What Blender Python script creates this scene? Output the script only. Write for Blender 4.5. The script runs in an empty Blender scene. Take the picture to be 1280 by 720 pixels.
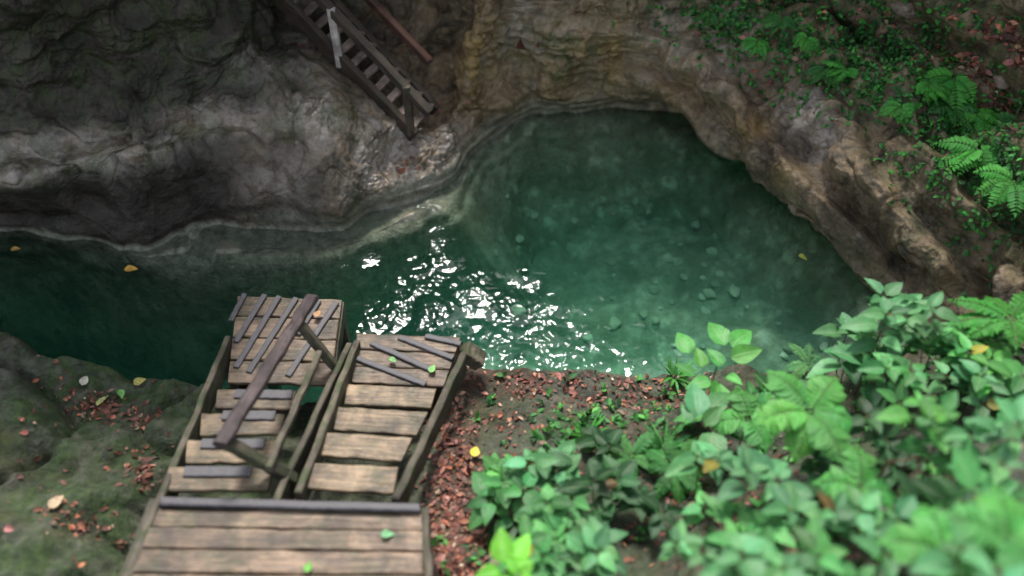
import bpy, math, random
import numpy as np
from mathutils import Vector, Matrix
from mathutils.bvhtree import BVHTree

random.seed(7); rng = np.random.default_rng(11)
R = math.radians
scene = bpy.context.scene
COL = scene.collection

# ------------------------------------------------------------------ camera
CAMH, PITCH, F = 7.2, R(48), 1100.0          # metres above water, look-down angle, focal length in photo pixels
SN, CS = math.sin(PITCH), math.cos(PITCH)

def ray(px, py):
    u, v = (px - 640) / F, (360 - py) / F
    return Vector((u, CS + v * SN, -SN + v * CS))

def at(px, py, z):
    d = ray(px, py)
    return Vector((0, 0, CAMH)) + d * ((z - CAMH) / d.z)

# ------------------------------------------------------------------ numpy noise
_P = np.random.default_rng(5).permutation(256)
_P = np.concatenate([_P, _P, _P])
_G = np.random.default_rng(6).normal(size=(256, 3)); _G /= np.linalg.norm(_G, axis=1)[:, None]

def perlin(p):
    i = np.floor(p).astype(int); f = p - i
    w = f * f * f * (f * (f * 6 - 15) + 10)
    i &= 255
    out = 0
    for dx in (0, 1):
        for dy in (0, 1):
            for dz in (0, 1):
                h = _P[_P[_P[(i[:, 0] + dx) & 255] + ((i[:, 1] + dy) & 255)] + ((i[:, 2] + dz) & 255)]
                g = _G[h]
                d = g[:, 0] * (f[:, 0] - dx) + g[:, 1] * (f[:, 1] - dy) + g[:, 2] * (f[:, 2] - dz)
                out = out + d * (w[:, 0] if dx else 1 - w[:, 0]) * (w[:, 1] if dy else 1 - w[:, 1]) * (w[:, 2] if dz else 1 - w[:, 2])
    return out * 1.5

def fbm(p, octaves=4, gain=.5):
    a, s, out = 1.0, 1.0, 0
    for k in range(octaves):
        out = out + a * perlin(p * s + 17.3 * k); a *= gain; s *= 2.03
    return out

def ridged(p, octaves=3):
    a, s, out = 1.0, 1.0, 0
    for k in range(octaves):
        out = out + a * (1 - np.abs(perlin(p * s + 9.1 * k)) * 1.6) ** 2; a *= .5; s *= 2.1
    return out

def sstep(a, b, x):
    t = np.clip((x - a) / (b - a), 0, 1)
    return t * t * (3 - 2 * t)

# ------------------------------------------------------------------ object helpers
WM = {}

def link(name, verts, faces, mat, parent=None, world=None, smooth=True, attrs=None, uv=None):
    """One mesh object; verts are local to 'world' (a matrix), or world space when None."""
    me = bpy.data.meshes.new(name)
    if isinstance(verts, np.ndarray): verts = verts.tolist()
    if isinstance(faces, np.ndarray): faces = faces.tolist()
    me.from_pydata(verts, [], faces)
    me.materials.append(mat)
    if smooth: me.polygons.foreach_set('use_smooth', [True] * len(me.polygons))
    for k, val in (attrs or {}).items():
        val = np.asarray(val, dtype=np.float32)
        if val.ndim == 2:
            at_ = me.attributes.new(k, 'FLOAT_COLOR', 'POINT')
            at_.data.foreach_set('color', np.concatenate([val[:, :3], np.ones((len(val), 1), np.float32)], 1).ravel())
        else:
            at_ = me.attributes.new(k, 'FLOAT', 'POINT'); at_.data.foreach_set('value', val)
    if uv is not None:
        lay = me.uv_layers.new(name='UVMap')
        idx = np.zeros(len(me.loops), dtype=np.int32); me.loops.foreach_get('vertex_index', idx)
        lay.data.foreach_set('uv', np.asarray(uv, np.float32)[idx].ravel())
    me.update()
    o = bpy.data.objects.new(name, me); COL.objects.link(o)
    place(o, parent, world)
    return o

def place(o, parent, world):
    M = world if world is not None else (WM[parent.name] if parent is not None else Matrix())
    if parent is not None:
        o.parent = parent
        o.matrix_basis = WM[parent.name].inverted() @ M
    else:
        o.matrix_basis = M
    WM[o.name] = M

def thing(name, label, cat, loc, group=None):
    o = bpy.data.objects.new(name, None); COL.objects.link(o)
    o.empty_display_size = .2
    M = Matrix.Translation(loc); o.matrix_basis = M; WM[o.name] = M
    return tag(o, label, cat, group)

def tag(o, label, cat, group=None, kind=None):
    if label: o['label'] = label
    if cat: o['category'] = cat
    if group: o['group'] = group
    if kind: o['kind'] = kind
    return o

# ------------------------------------------------------------------ material helpers
def newmat(name):
    m = bpy.data.materials.new(name); m.use_nodes = True
    nt = m.node_tree; nt.nodes.clear()
    out = nt.nodes.new('ShaderNodeOutputMaterial')
    return m, nt, out

class NT:
    def __init__(s, nt): s.nt = nt
    def n(s, t, **kw):
        nd = s.nt.nodes.new(t)
        for k, v in kw.items():
            if k.startswith('_'): setattr(nd, k[1:], v)
            else: s.set(nd.inputs[k.replace('__', ' ')], v)
        return nd
    def set(s, sock, v):
        if isinstance(v, bpy.types.NodeSocket): s.nt.links.new(v, sock)
        else: sock.default_value = v
    def noise(s, vec, scale, detail=4, rough=.55, dist=0):
        nd = s.n('ShaderNodeTexNoise'); s.set(nd.inputs['Vector'], vec)
        nd.inputs['Scale'].default_value = scale; nd.inputs['Detail'].default_value = detail
        nd.inputs['Roughness'].default_value = rough; nd.inputs['Distortion'].default_value = dist
        return nd.outputs['Fac']
    def mapr(s, v, a, b, c=0, d=1, smooth=False):
        nd = s.n('ShaderNodeMapRange')
        if smooth: nd.interpolation_type = 'SMOOTHSTEP'
        s.set(nd.inputs[0], v)
        for k, x in zip((1, 2, 3, 4), (a, b, c, d)): s.set(nd.inputs[k], x)
        return nd.outputs[0]
    def math(s, op, a, b=0.0, clamp=False):
        nd = s.n('ShaderNodeMath'); nd.operation = op; nd.use_clamp = clamp
        s.set(nd.inputs[0], a); s.set(nd.inputs[1], b)
        return nd.outputs[0]
    def mix(s, fac, a, b, blend='MIX'):
        nd = s.n('ShaderNodeMix'); nd.data_type = 'RGBA'; nd.blend_type = blend
        s.set(nd.inputs[0], fac)
        for i, v in ((6, a), (7, b)):
            if isinstance(v, tuple) and len(v) == 3: v = (*v, 1)
            s.set(nd.inputs[i], v)
        return nd.outputs[2]
    def attr(s, name, col=False):
        nd = s.n('ShaderNodeAttribute'); nd.attribute_name = name
        return nd.outputs['Color' if col else 'Fac']
    def mapping(s, vec, scale=(1, 1, 1), rot=(0, 0, 0)):
        nd = s.n('ShaderNodeMapping'); s.set(nd.inputs['Vector'], vec)
        nd.inputs['Scale'].default_value = scale; nd.inputs['Rotation'].default_value = rot
        return nd.outputs[0]
    def bump(s, h, strength, dist, normal=None):
        nd = s.n('ShaderNodeBump'); s.set(nd.inputs['Height'], h)
        nd.inputs['Strength'].default_value = strength; nd.inputs['Distance'].default_value = dist
        if normal is not None: s.set(nd.inputs['Normal'], normal)
        return nd.outputs[0]
    def principled(s, out, color, rough, normal=None, spec=.5, **kw):
        b = s.n('ShaderNodeBsdfPrincipled')
        if isinstance(color, tuple) and len(color) == 3: color = (*color, 1)
        s.set(b.inputs['Base Color'], color); s.set(b.inputs['Roughness'], rough)
        s.set(b.inputs['Specular IOR Level'], spec)
        if normal is not None: s.set(b.inputs['Normal'], normal)
        for k, v in kw.items(): s.set(b.inputs[k.replace('_', ' ')], v)
        if out is not None: s.nt.links.new(b.outputs[0], out.inputs['Surface'])
        return b

def geo_pos(N): return N.n('ShaderNodeNewGeometry').outputs['Position']
def obj_co(N): return N.n('ShaderNodeTexCoord').outputs['Object']

def mat_rock():
    m, nt, out = newmat('cliff_rock'); N = NT(nt); p = geo_pos(N)
    warp = N.noise(p, 1.3, 5, .6, .6)
    fine = N.noise(p, 9, 8, .68, .4)
    blot = N.noise(p, 3.2, 5, .62, .8)
    streak = N.noise(N.mapping(p, (6, 6, .7)), 1.0, 5, .6)
    c = N.mix(N.mapr(warp, .35, .68), (.026, .018, .010), (.250, .176, .100))
    c = N.mix(N.mapr(fine, .38, .72), c, (.27, .205, .13), 'MIX')
    c = N.mix(N.mapr(blot, .56, .70, 0, .75), c, (.27, .225, .165))
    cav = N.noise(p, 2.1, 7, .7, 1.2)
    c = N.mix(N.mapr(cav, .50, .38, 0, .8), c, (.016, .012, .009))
    c = N.mix(N.math('MULTIPLY', N.mapr(streak, .5, .66), .55), c, (.032, .028, .024))
    # rock colour zones; dark also carries painted shade of the undercut and recesses
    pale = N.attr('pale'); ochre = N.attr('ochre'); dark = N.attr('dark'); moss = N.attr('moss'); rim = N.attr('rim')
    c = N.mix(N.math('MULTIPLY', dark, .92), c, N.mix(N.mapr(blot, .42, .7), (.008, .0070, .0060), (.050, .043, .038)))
    c = N.mix(N.math('MULTIPLY', pale, N.mapr(N.noise(p, 5, 6, .7), .38, .58)), c, (.32, .285, .245))
    c = N.mix(N.math('MULTIPLY', ochre, N.mapr(streak, .36, .6)), c, N.mix(N.mapr(fine, .4, .65), (.17, .11, .04), (.42, .29, .115)))
    mossf = N.math('MULTIPLY', moss, N.mapr(N.noise(p, 4, 6, .7, .5), .42, .6))
    c = N.mix(mossf, c, N.mix(N.mapr(fine, .4, .65), (.018, .036, .010), (.055, .085, .020)))
    c = N.mix(N.math('MULTIPLY', rim, .8), c, N.mix(N.mapr(fine, .4, .65), (.10, .115, .085), (.26, .27, .20)))
    sa = N.noise(p, 1.4, 4, .55, .6); sb = N.noise(p, 7, 6, .7)
    sc_ = N.mix(N.mapr(sb, .42, .6, 0, .6), N.mix(N.mapr(sa, .36, .62), (.24, .26, .17), (.56, .58, .44)), (.15, .115, .075))
    vo = N.n('ShaderNodeTexVoronoi'); vo.feature = 'SMOOTH_F1'; vo.inputs['Scale'].default_value = 4.6
    wp = N.n('ShaderNodeVectorMath'); wp.operation = 'ADD'; nt.links.new(p, wp.inputs[0]); nz = N.n('ShaderNodeTexNoise'); nz.inputs['Scale'].default_value = 3.0; nt.links.new(p, nz.inputs['Vector'])
    sv = N.n('ShaderNodeVectorMath'); sv.operation = 'SCALE'; sv.inputs[3].default_value = .35; nt.links.new(nz.outputs['Color'], sv.inputs[0]); nt.links.new(sv.outputs[0], wp.inputs[1]); nt.links.new(wp.outputs[0], vo.inputs['Vector'])
    sc_ = N.mix(N.mapr(vo.outputs['Distance'], .20, .36, 0, .5), sc_, (.085, .095, .06))
    c = N.mix(N.attr('sand'), c, sc_)
    rough = N.mapr(N.noise(p, 6, 4), .35, .65, .20, .50)
    pit = N.n('ShaderNodeTexVoronoi'); pit.inputs['Scale'].default_value = 13; N.set(pit.inputs['Vector'], p)
    h = N.math('ADD', N.math('MULTIPLY', fine, 1.0), N.math('MULTIPLY', N.noise(p, 30, 6, .7), .6))
    h = N.math('ADD', h, N.math('MULTIPLY', N.mapr(pit.outputs['Distance'], 0, .5), .22))
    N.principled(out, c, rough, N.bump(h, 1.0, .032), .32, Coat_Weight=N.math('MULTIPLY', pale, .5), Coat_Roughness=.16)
    return m

def mat_bank():
    m, nt, out = newmat('bank_rock'); N = NT(nt); p = geo_pos(N)
    big = N.noise(p, 1.6, 5, .6, .5); fine = N.noise(p, 11, 7, .68); mid = N.noise(p, 4.5, 6, .65, .6)
    c = N.mix(N.mapr(big, .35, .65), (.016, .019, .011), (.066, .074, .046))
    c = N.mix(N.mapr(fine, .45, .7, 0, .8), c, (.125, .125, .095))
    c = N.mix(N.mapr(mid, .54, .66, 0, .85), c, (.038, .032, .022))
    moss = N.attr('moss')
    c = N.mix(N.math('MULTIPLY', moss, N.mapr(mid, .36, .56)), c, N.mix(N.mapr(fine, .38, .66), (.014, .030, .008), (.048, .082, .020)))
    soil = N.attr('soil')
    c = N.mix(N.math('MULTIPLY', soil, N.mapr(mid, .30, .5, .35, 1)), c, N.mix(N.mapr(fine, .38, .62), (.028, .016, .010), (.085, .045, .028)))
    h = N.math('ADD', fine, N.math('MULTIPLY', N.noise(p, 40, 5, .6), .5))
    N.principled(out, c, N.mapr(mid, .3, .7, .5, .85), N.bump(h, .9, .05), .4)
    return m

def mat_bed():
    m, nt, out = newmat('river_sand'); N = NT(nt); p = geo_pos(N)
    a = N.noise(p, 1.4, 4, .55, .6); b = N.noise(p, 7, 6, .7)
    vo = N.n('ShaderNodeTexVoronoi'); vo.feature = 'SMOOTH_F1'; vo.inputs['Scale'].default_value = 4.2
    wp = N.n('ShaderNodeVectorMath'); wp.operation = 'ADD'; nt.links.new(p, wp.inputs[0]); nz = N.n('ShaderNodeTexNoise'); nz.inputs['Scale'].default_value = 3.0; nt.links.new(p, nz.inputs['Vector'])
    sc = N.n('ShaderNodeVectorMath'); sc.operation = 'SCALE'; sc.inputs[3].default_value = .35; nt.links.new(nz.outputs['Color'], sc.inputs[0]); nt.links.new(sc.outputs[0], wp.inputs[1]); nt.links.new(wp.outputs[0], vo.inputs['Vector'])
    cob = vo.outputs['Distance']
    c = N.mix(N.mapr(a, .36, .62), (.16, .18, .12), (.42, .44, .33))
    c = N.mix(N.mapr(cob, .22, .42, 0, .38), c, (.075, .085, .055))
    c = N.mix(N.mapr(b, .42, .6, 0, .6), c, (.10, .115, .075))
    N.principled(out, c, .9, N.bump(b, .6, .06), .2)
    return m

def mat_stone():
    m, nt, out = newmat('river_stone'); N = NT(nt); p = geo_pos(N)
    b = N.noise(p, 8, 5, .65)
    rnd = N.n('ShaderNodeObjectInfo').outputs['Random']
    c = N.mix(rnd, (.20, .22, .15), (.42, .44, .33))
    c = N.mix(N.mapr(b, .45, .65, 0, .5), c, (.16, .17, .11))
    N.principled(out, c, .7, N.bump(b, .5, .03), .3)
    return m

def mat_loose():
    m, nt, out = newmat('loose_rock'); N = NT(nt); p = geo_pos(N)
    b = N.noise(p, 7, 6, .65)
    c = N.mix(N.mapr(b, .36, .64), (.08, .065, .05), (.27, .21, .16))
    N.principled(out, c, .7, N.bump(N.noise(p, 22, 6, .65), .7, .03), .3)
    return m

def mat_water():
    m, nt, out = newmat('green_water'); N = NT(nt); p = geo_pos(N)
    rip = N.attr('ripple')
    w1 = N.noise(N.mapping(p, (1, 1.25, 1), (0, 0, .5)), 4.4, 1.2, .5, 1.3)
    w2 = N.noise(p, 10, 1, .5, .8)
    w3 = N.noise(p, 1.6, 2, .5)
    nz = nt.nodes.new('ShaderNodeTexNoise'); nz.inputs['Scale'].default_value = 3.9; nz.inputs['Detail'].default_value = 1.5; nt.links.new(p, nz.inputs['Vector'])
    sc = N.n('ShaderNodeVectorMath'); sc.operation = 'SCALE'; sc.inputs[3].default_value = .38; nt.links.new(nz.outputs['Color'], sc.inputs[0])
    wp = N.n('ShaderNodeVectorMath'); wp.operation = 'ADD'; nt.links.new(p, wp.inputs[0]); nt.links.new(sc.outputs[0], wp.inputs[1])
    vo = N.n('ShaderNodeTexVoronoi'); vo.feature = 'SMOOTH_F1'; vo.inputs['Scale'].default_value = 6.0; vo.inputs['Smoothness'].default_value = .38; nt.links.new(wp.outputs[0], vo.inputs['Vector'])
    h = N.math('ADD', N.math('ADD', N.math('MULTIPLY', w1, .30), N.math('MULTIPLY', w2, .16)), N.math('ADD', N.math('MULTIPLY', w3, .8), N.math('MULTIPLY', vo.outputs['Distance'], .85)))
    h = N.math('MULTIPLY', h, rip)
    nrm = N.bump(h, 1.0, .050)
    fr = N.n('ShaderNodeFresnel'); fr.inputs['IOR'].default_value = 1.33; N.set(fr.inputs['Normal'], nrm)
    tr = N.n('ShaderNodeBsdfTransparent'); tr.inputs[0].default_value = (.93, .97, .95, 1)
    gl = N.n('ShaderNodeBsdfGlossy'); gl.inputs['Roughness'].default_value = .02; gl.inputs['Color'].default_value = (1, 1, 1, 1)
    N.set(gl.inputs['Normal'], nrm)
    mx = N.n('ShaderNodeMixShader'); N.set(mx.inputs[0], fr.outputs[0])
    nt.links.new(tr.outputs[0], mx.inputs[1]); nt.links.new(gl.outputs[0], mx.inputs[2])
    nt.links.new(mx.outputs[0], out.inputs['Surface'])
    va = N.n('ShaderNodeVolumeAbsorption'); va.inputs['Color'].default_value = (.10, .87, .66, 1); va.inputs['Density'].default_value = .38
    vs = N.n('ShaderNodeVolumeScatter'); vs.inputs['Color'].default_value = (.20, .85, .62, 1); vs.inputs['Density'].default_value = .060
    ad = N.n('ShaderNodeAddShader'); nt.links.new(va.outputs[0], ad.inputs[0]); nt.links.new(vs.outputs[0], ad.inputs[1])
    nt.links.new(ad.outputs[0], out.inputs['Volume'])
    return m

def mat_wood(name, lo, hi, moss=0.0, rough=.72):
    m, nt, out = newmat(name); N = NT(nt); o = obj_co(N)
    oi = N.n('ShaderNodeObjectInfo')
    rnd = oi.outputs['Random']
    off = N.n('ShaderNodeVectorMath'); off.operation = 'ADD'
    cx = N.n('ShaderNodeCombineXYZ'); N.set(cx.inputs[0], N.math('MULTIPLY', rnd, 37.0)); N.set(cx.inputs[1], N.math('MULTIPLY', rnd, 11.0))
    nt.links.new(o, off.inputs[0]); nt.links.new(cx.outputs[0], off.inputs[1]); v = off.outputs[0]
    grain = N.noise(N.mapping(v, (1.2, 22, 22)), 1.6, 6, .65, .7)
    fineg = N.noise(N.mapping(v, (3, 70, 70)), 1.5, 4, .6, .3)
    blot = N.noise(v, 3.2, 5, .65, .4)
    c = N.mix(N.mapr(grain, .32, .68), lo, hi)
    c = N.mix(N.mapr(fineg, .5, .66, 0, .55), c, tuple(x * .38 for x in lo))
    c = N.mix(N.mapr(blot, .48, .64, 0, .8), c, tuple(x * .42 for x in lo))
    big = N.noise(geo_pos(N), 2.3, 5, .65, .6)
    c = N.mix(N.mapr(big, .48, .64, 0, .75), c, tuple(x * .7 for x in lo))
    c = N.mix(N.mapr(blot, .46, .30, 0, .5), c, tuple(min(1, x * 1.25) for x in hi))
    if moss:
        g = N.noise(geo_pos(N), 7, 6, .7)
        c = N.mix(N.mapr(g, .48, .60, 0, moss), c, (.030, .045, .014))
    hsv = N.n('ShaderNodeHueSaturation'); N.set(hsv.inputs['Color'], c); N.set(hsv.inputs['Value'], N.mapr(rnd, 0, 1, .78, 1.18))
    N.principled(out, hsv.outputs[0], rough, N.bump(N.math('ADD', grain, N.math('MULTIPLY', fineg, .5)), .7, .012), .35)
    return m

def mat_rubber():
    m, nt, out = newmat('grip_rubber'); N = NT(nt); o = obj_co(N)
    b = N.noise(o, 16, 6, .65)
    c = N.mix(N.mapr(b, .35, .7), (.026, .024, .027), (.082, .077, .084))
    N.principled(out, c, N.mapr(b, .3, .7, .5, .75), N.bump(b, .4, .01), .5)
    return m

def mat_leaf(name, gain=1.0, gloss=.46, transl=.32):
    m, nt, out = newmat(name); N = NT(nt)
    tint = N.attr('tint', True)
    uvn = N.n('ShaderNodeTexCoord').outputs['UV']
    sep = N.n('ShaderNodeSeparateXYZ'); nt.links.new(uvn, sep.inputs[0])
    u = N.math('ABSOLUTE', N.math('SUBTRACT', sep.outputs[0], .5)); v = sep.outputs[1]
    rib = N.mapr(u, .012, .05, 1, 0, True)
    side = N.math('SINE', N.math('MULTIPLY', N.math('SUBTRACT', v, N.math('MULTIPLY', u, .55)), 62.0))
    sidev = N.mapr(side, .82, 1.0, 0, 1, True)
    p = geo_pos(N); b = N.noise(p, 14, 4, .6)
    c = N.mix(N.mapr(b, .35, .68), N.mix(.32, tint, (.008, .02, .006)), tint)
    c = N.mix(N.math('MULTIPLY', rib, .45), c, N.mix(.55, tint, (.30, .42, .20)))
    c = N.mix(N.math('MULTIPLY', sidev, .16), c, N.mix(.5, tint, (.20, .34, .14)))
    h = N.math('SUBTRACT', N.math('MULTIPLY', side, .3), rib)
    nrm = N.bump(h, .35, .006)
    bs = N.principled(None, c, gloss, nrm, .35)
    tl = N.n('ShaderNodeBsdfTranslucent'); N.set(tl.inputs['Color'], N.mix(.5, c, (.10, .26, .03)))
    mx = N.n('ShaderNodeMixShader'); mx.inputs[0].default_value = transl
    nt.links.new(bs.outputs[0], mx.inputs[1]); nt.links.new(tl.outputs[0], mx.inputs[2])
    nt.links.new(mx.outputs[0], out.inputs['Surface'])
    return m

def mat_litter():
    m, nt, out = newmat('dead_leaf'); N = NT(nt)
    tint = N.attr('tint', True); p = geo_pos(N); b = N.noise(p, 40, 3, .6)
    c = N.mix(N.mapr(b, .35, .65, 0, .5), tint, (.03, .015, .01))
    N.principled(out, c, .65, None, .35)
    return m

def mat_flat(name, lo, hi, rough=.7):
    m, nt, out = newmat(name); N = NT(nt); p = geo_pos(N); b = N.noise(p, 12, 5, .6)
    N.principled(out, N.mix(N.mapr(b, .35, .65), lo, hi), rough, N.bump(b, .5, .02), .3)
    return m

M_ROCK, M_BANK, M_BED, M_STONE, M_WATER = mat_rock(), mat_bank(), mat_bed(), mat_stone(), mat_water()
M_LOOSE = mat_loose()
M_DECK = mat_wood('weathered_board', (.055, .038, .026), (.250, .168, .108), .35, .42)
M_TREAD = mat_wood('tread_board', (.070, .051, .033), (.295, .208, .126), .35, .45)
M_STR = mat_wood('mossy_stringer', (.040, .034, .024), (.12, .10, .072), .75)
M_DARKW = mat_wood('dark_rail', (.030, .021, .022), (.085, .060, .058), 0, .5)
M_OLDW = mat_wood('old_stair_wood', (.030, .020, .015), (.080, .056, .042), .3)
M_PALEW = mat_wood('pale_stair_wood', (.09, .066, .056), (.25, .19, .165), .3)
M_POST = mat_wood('pale_post', (.26, .22, .20), (.52, .47, .44), .1)
M_REDW = mat_wood('red_brown_rail', (.035, .015, .009), (.10, .042, .026), 0, .5)
M_RUB = mat_rubber()
M_LEAF = mat_leaf('broad_leaf')
M_FERN = mat_leaf('fern_leaf', gloss=.5, transl=.38)
M_LITTER = mat_litter()
M_STEM = mat_flat('plant_stem', (.035, .045, .015), (.085, .085, .035))
M_RACHIS = mat_flat('leaf_stalk', (.045, .13, .030), (.07, .20, .045))

# ------------------------------------------------------------------ terrain: far cliff
def grid_faces(nu, nv):
    a = (np.arange(nu - 1)[:, None] * nv + np.arange(nv - 1)[None, :]).ravel()
    return np.stack([a, a + nv, a + nv + 1, a + 1], 1)

def catmull(pts, ts):
    pts = np.asarray(pts); n = len(pts)
    i = np.clip(np.floor(ts).astype(int), 0, n - 2); f = (ts - i)
    g = lambda k: pts[np.clip(k, 0, n - 1)]
    f = f.reshape((-1,) + (1,) * (pts.ndim - 1))
    p0, p1, p2, p3 = g(i - 1), g(i), g(i + 1), g(i + 2)
    return .5 * (2 * p1 + (p2 - p0) * f + (2 * p0 - 5 * p1 + 4 * p2 - p3) * f ** 2 + (3 * p1 - p0 - 3 * p2 + p3) * f ** 3)

# columns of the wall: photo position and height of each control point from the water up; shelf = submerged ledge width
# (top: rise, lean-back of the unseen wall above, shaped to block sky and sun)
COLS = [
 dict(p=[(-420,300,0),(-420,268,.30),(-420,238,1.12),(-420,200,1.22),(-420,95,1.9),(-420,-30,3.1)], s=0, top=(2.6,-.7)),
 dict(p=[(-200,296,0),(-200,266,.30),(-200,236,1.12),(-200,200,1.22),(-200,95,1.9),(-200,-30,3.1)], s=0, top=(2.6,-.7)),
 dict(p=[(0,292,0),(0,262,.30),(0,232,1.14),(0,192,1.24),(0,100,1.8),(0,-30,3.0)], s=0, top=(2.6,-.7)),
 dict(p=[(100,303,0),(100,262,.4),(100,207,1.17),(100,168,1.28),(100,75,1.9),(100,-30,2.9)], s=.05, top=(2.6,-.7)),
 dict(p=[(180,314,0),(180,250,.65),(185,177,1.33),(180,142,1.42),(180,60,1.95),(180,-30,2.8)], s=.15, top=(2.6,-.6)),
 dict(p=[(250,286,0),(250,225,.6),(252,160,1.20),(255,122,1.36),(255,45,1.95),(255,-30,2.7)], s=0.53, top=(2.6,-.6)),
 dict(p=[(335,291,0),(335,235,.6),(335,165,1.15),(335,100,1.45),(340,30,1.5),(345,-30,1.7)], s=0.48, top=(3.6,-.8)),
 dict(p=[(425,291,0),(428,255,.4),(428,190,.85),(425,110,1.15),(422,50,1.05),(420,-20,1.35)], s=0.40, top=(3.6,-.5)),
 dict(p=[(490,262,0),(485,232,.28),(488,185,.48),(500,120,.65),(505,50,1.0),(505,-20,1.45)], s=0.46, top=(2.4,.2)),
 dict(p=[(562,240,0),(556,205,.28),(550,168,.46),(562,108,.55),(568,50,1.05),(575,-20,1.7)], s=0.34, top=(1.6,.6)),
 dict(p=[(598,195,0),(592,165,.28),(592,125,.5),(597,70,1.1),(602,20,1.7),(605,-30,2.1)], s=.22, top=(2.4,.5)),
 dict(p=[(655,150,0),(652,122,.3),(650,78,.75),(650,40,1.25),(650,0,1.6),(650,-50,1.9)], s=.04, top=(2.0,.8)),
 dict(p=[(745,142,0),(745,115,.35),(748,80,.8),(750,40,1.25),(755,0,1.65),(760,-50,2.0)], s=0, top=(3.0,.8)),
 dict(p=[(845,146,0),(842,120,.5),(848,82,.9),(858,40,1.25),(868,0,1.6),(880,-60,2.0)], s=-.1, top=(3.8,.9)),
 dict(p=[(925,178,0),(905,176,.42),(930,140,.85),(955,95,1.15),(980,40,1.45),(1000,-20,1.8)], s=-.2, top=(5.2,1.2)),
 dict(p=[(985,240,0),(955,232,.40),(1000,190,.85),(1040,140,1.2),(1075,80,1.5),(1110,10,1.8)], s=-.2, top=(6.6,1.6)),
 dict(p=[(1035,302,0),(1008,292,.36),(1060,250,.85),(1110,195,1.3),(1160,130,1.6),(1210,50,1.9)], s=-.15, top=(6.6,1.6)),
 dict(p=[(1100,352,0),(1078,345,.26),(1130,308,.75),(1190,255,1.25),(1250,190,1.65),(1310,110,1.95)], s=0, top=(6.6,1.6)),
 dict(p=[(1120,405,0),(1140,385,.3),(1215,350,.9),(1290,300,1.4),(1350,240,1.8),(1420,170,2.2)], s=.1, top=(6.6,1.6)),
 dict(p=[(1110,480,0),(1150,470,.35),(1260,450,1.0),(1360,415,1.6),(1440,370,2.1),(1530,310,2.6)], s=.2, top=(6.6,1.6)),
]
CENTRE = at(720, 330, 0)
net = []
for c in COLS:
    pts = [at(*q) for q in c['p']]
    w = pts[0]
    inw = Vector((CENTRE.x - w.x, CENTRE.y - w.y, 0)); inw.normalize()
    if w.x < -1.6: inw = Vector((0, -1, 0))
    s = c['s']
    if w.x < -.8:
        deep = w + inw * (s + .35) + Vector((0, 0, -3.2)); shelf = w + inw * s + Vector((0, 0, -.22 if s > .05 else -.8))
    else:                                               # the pool floor slopes up to the rim
        k = max(0, 1 - abs(s) * 2.2) if s < 0 else 1
        deep = w + inw * (.55 + .75 * k) + Vector((0, 0, -1.5)); shelf = w + inw * (.05 + .22 * k) + Vector((0, 0, -.28))
    top = pts[-1]
    rise, lean = c['top']
    outw = Vector((top.x, top.y - 4.5, 0)).normalized()
    col = [deep, shelf] + pts + [top + outw * lean + Vector((0, 0, rise)),
                                 top + outw * (lean + 2.2) + Vector((0, 0, rise + 1.6)),
                                 top + outw * (lean + 9) + Vector((0, 0, rise + 2.2))]
    net.append([list(q) for q in col])
net = np.array(net)                                     # (ncol, nrow, 3)
ncol, nrow = net.shape[:2]
# parameter values dense where the picture looks
seg_u = np.linalg.norm(np.diff(net[:, 4], axis=0), axis=1)
us = np.concatenate([i + np.linspace(0, 1, max(6, int(l / .0125)), endpoint=False) for i, l in enumerate(seg_u)] + [[ncol - 1 - 1e-6]])
dens = [10, 26, 44, 52, 56, 58, 56, 36, 14, 10]
vs = np.concatenate([i + np.linspace(0, 1, dens[i], endpoint=False) for i in range(nrow - 1)] + [[nrow - 1 - 1e-6]])
A = catmull(net, us)                                    # (nu, nrow, 3)
B = catmull(A.transpose(1, 0, 2), vs).transpose(1, 0, 2)  # (nu, nv, 3)
nu, nv = B.shape[:2]
du = np.gradient(B, axis=0); dv = np.gradient(B, axis=1)
Nn = np.cross(du, dv); Nn /= np.linalg.norm(Nn, axis=2)[..., None] + 1e-9
P = B.reshape(-1, 3); Nf = Nn.reshape(-1, 3)
# make the normals face the pool side
if np.mean(Nf[:, 1]) > 0: Nf = -Nf

def proj(P):
    q = P - np.array([0, 0, CAMH])
    d = q[:, 1] * CS - q[:, 2] * SN
    d = np.maximum(d, .1)
    return 640 + F * q[:, 0] / d, 360 - F * (q[:, 1] * SN + q[:, 2] * CS) / d
# rock zones are anchored in plan and height (metres)
def zone(P, px, py, z, rx, rz, n=None):
    c = np.array(at(px, py, z))
    d2 = ((P[:, 0] - c[0]) ** 2 + (P[:, 1] - c[1]) ** 2) / rx ** 2 + (P[:, 2] - c[2]) ** 2 / rz ** 2
    if n is not None: d2 = d2 * (1 + .9 * n)
    return np.exp(-d2)

x, y, z = P[:, 0], P[:, 1], P[:, 2]
warp = np.stack([fbm(P * .9 + 3, 3), fbm(P * .9 + 40, 3), fbm(P * .9 + 80, 3)], 1)
big = fbm(P * .75 + 5, 3)
rid = -np.abs(perlin(P * np.array([1.3, 1.3, 1.7]) + warp * .18)) - .35 * np.abs(perlin(P * 3.1 + 5 + warp * .2))
soft = fbm(P * 1.6 + 55, 2)
med = fbm(P * 3.2 + warp * .6, 4, .55)
fin = fbm(P * 11, 4, .6)
knob = np.abs(perlin(P * 7 + warp)) + .6 * np.abs(perlin(P * 15 + 4))
right = sstep(.6, 2.2, x)
left = sstep(-1.2, -2.4, x)
smooth_low = left * sstep(1.15, .7, z)                  # water-polished undercut
roughp = np.maximum(zone(P, 500, 215, .4, .55, .45), zone(P, 560, 205, .35, .45, .5))
roughp = np.clip(roughp * 1.4, 0, 1)
polish = sstep(.34, .16, z) * sstep(-3.4, -2.6, x) * (1 - right)
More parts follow.
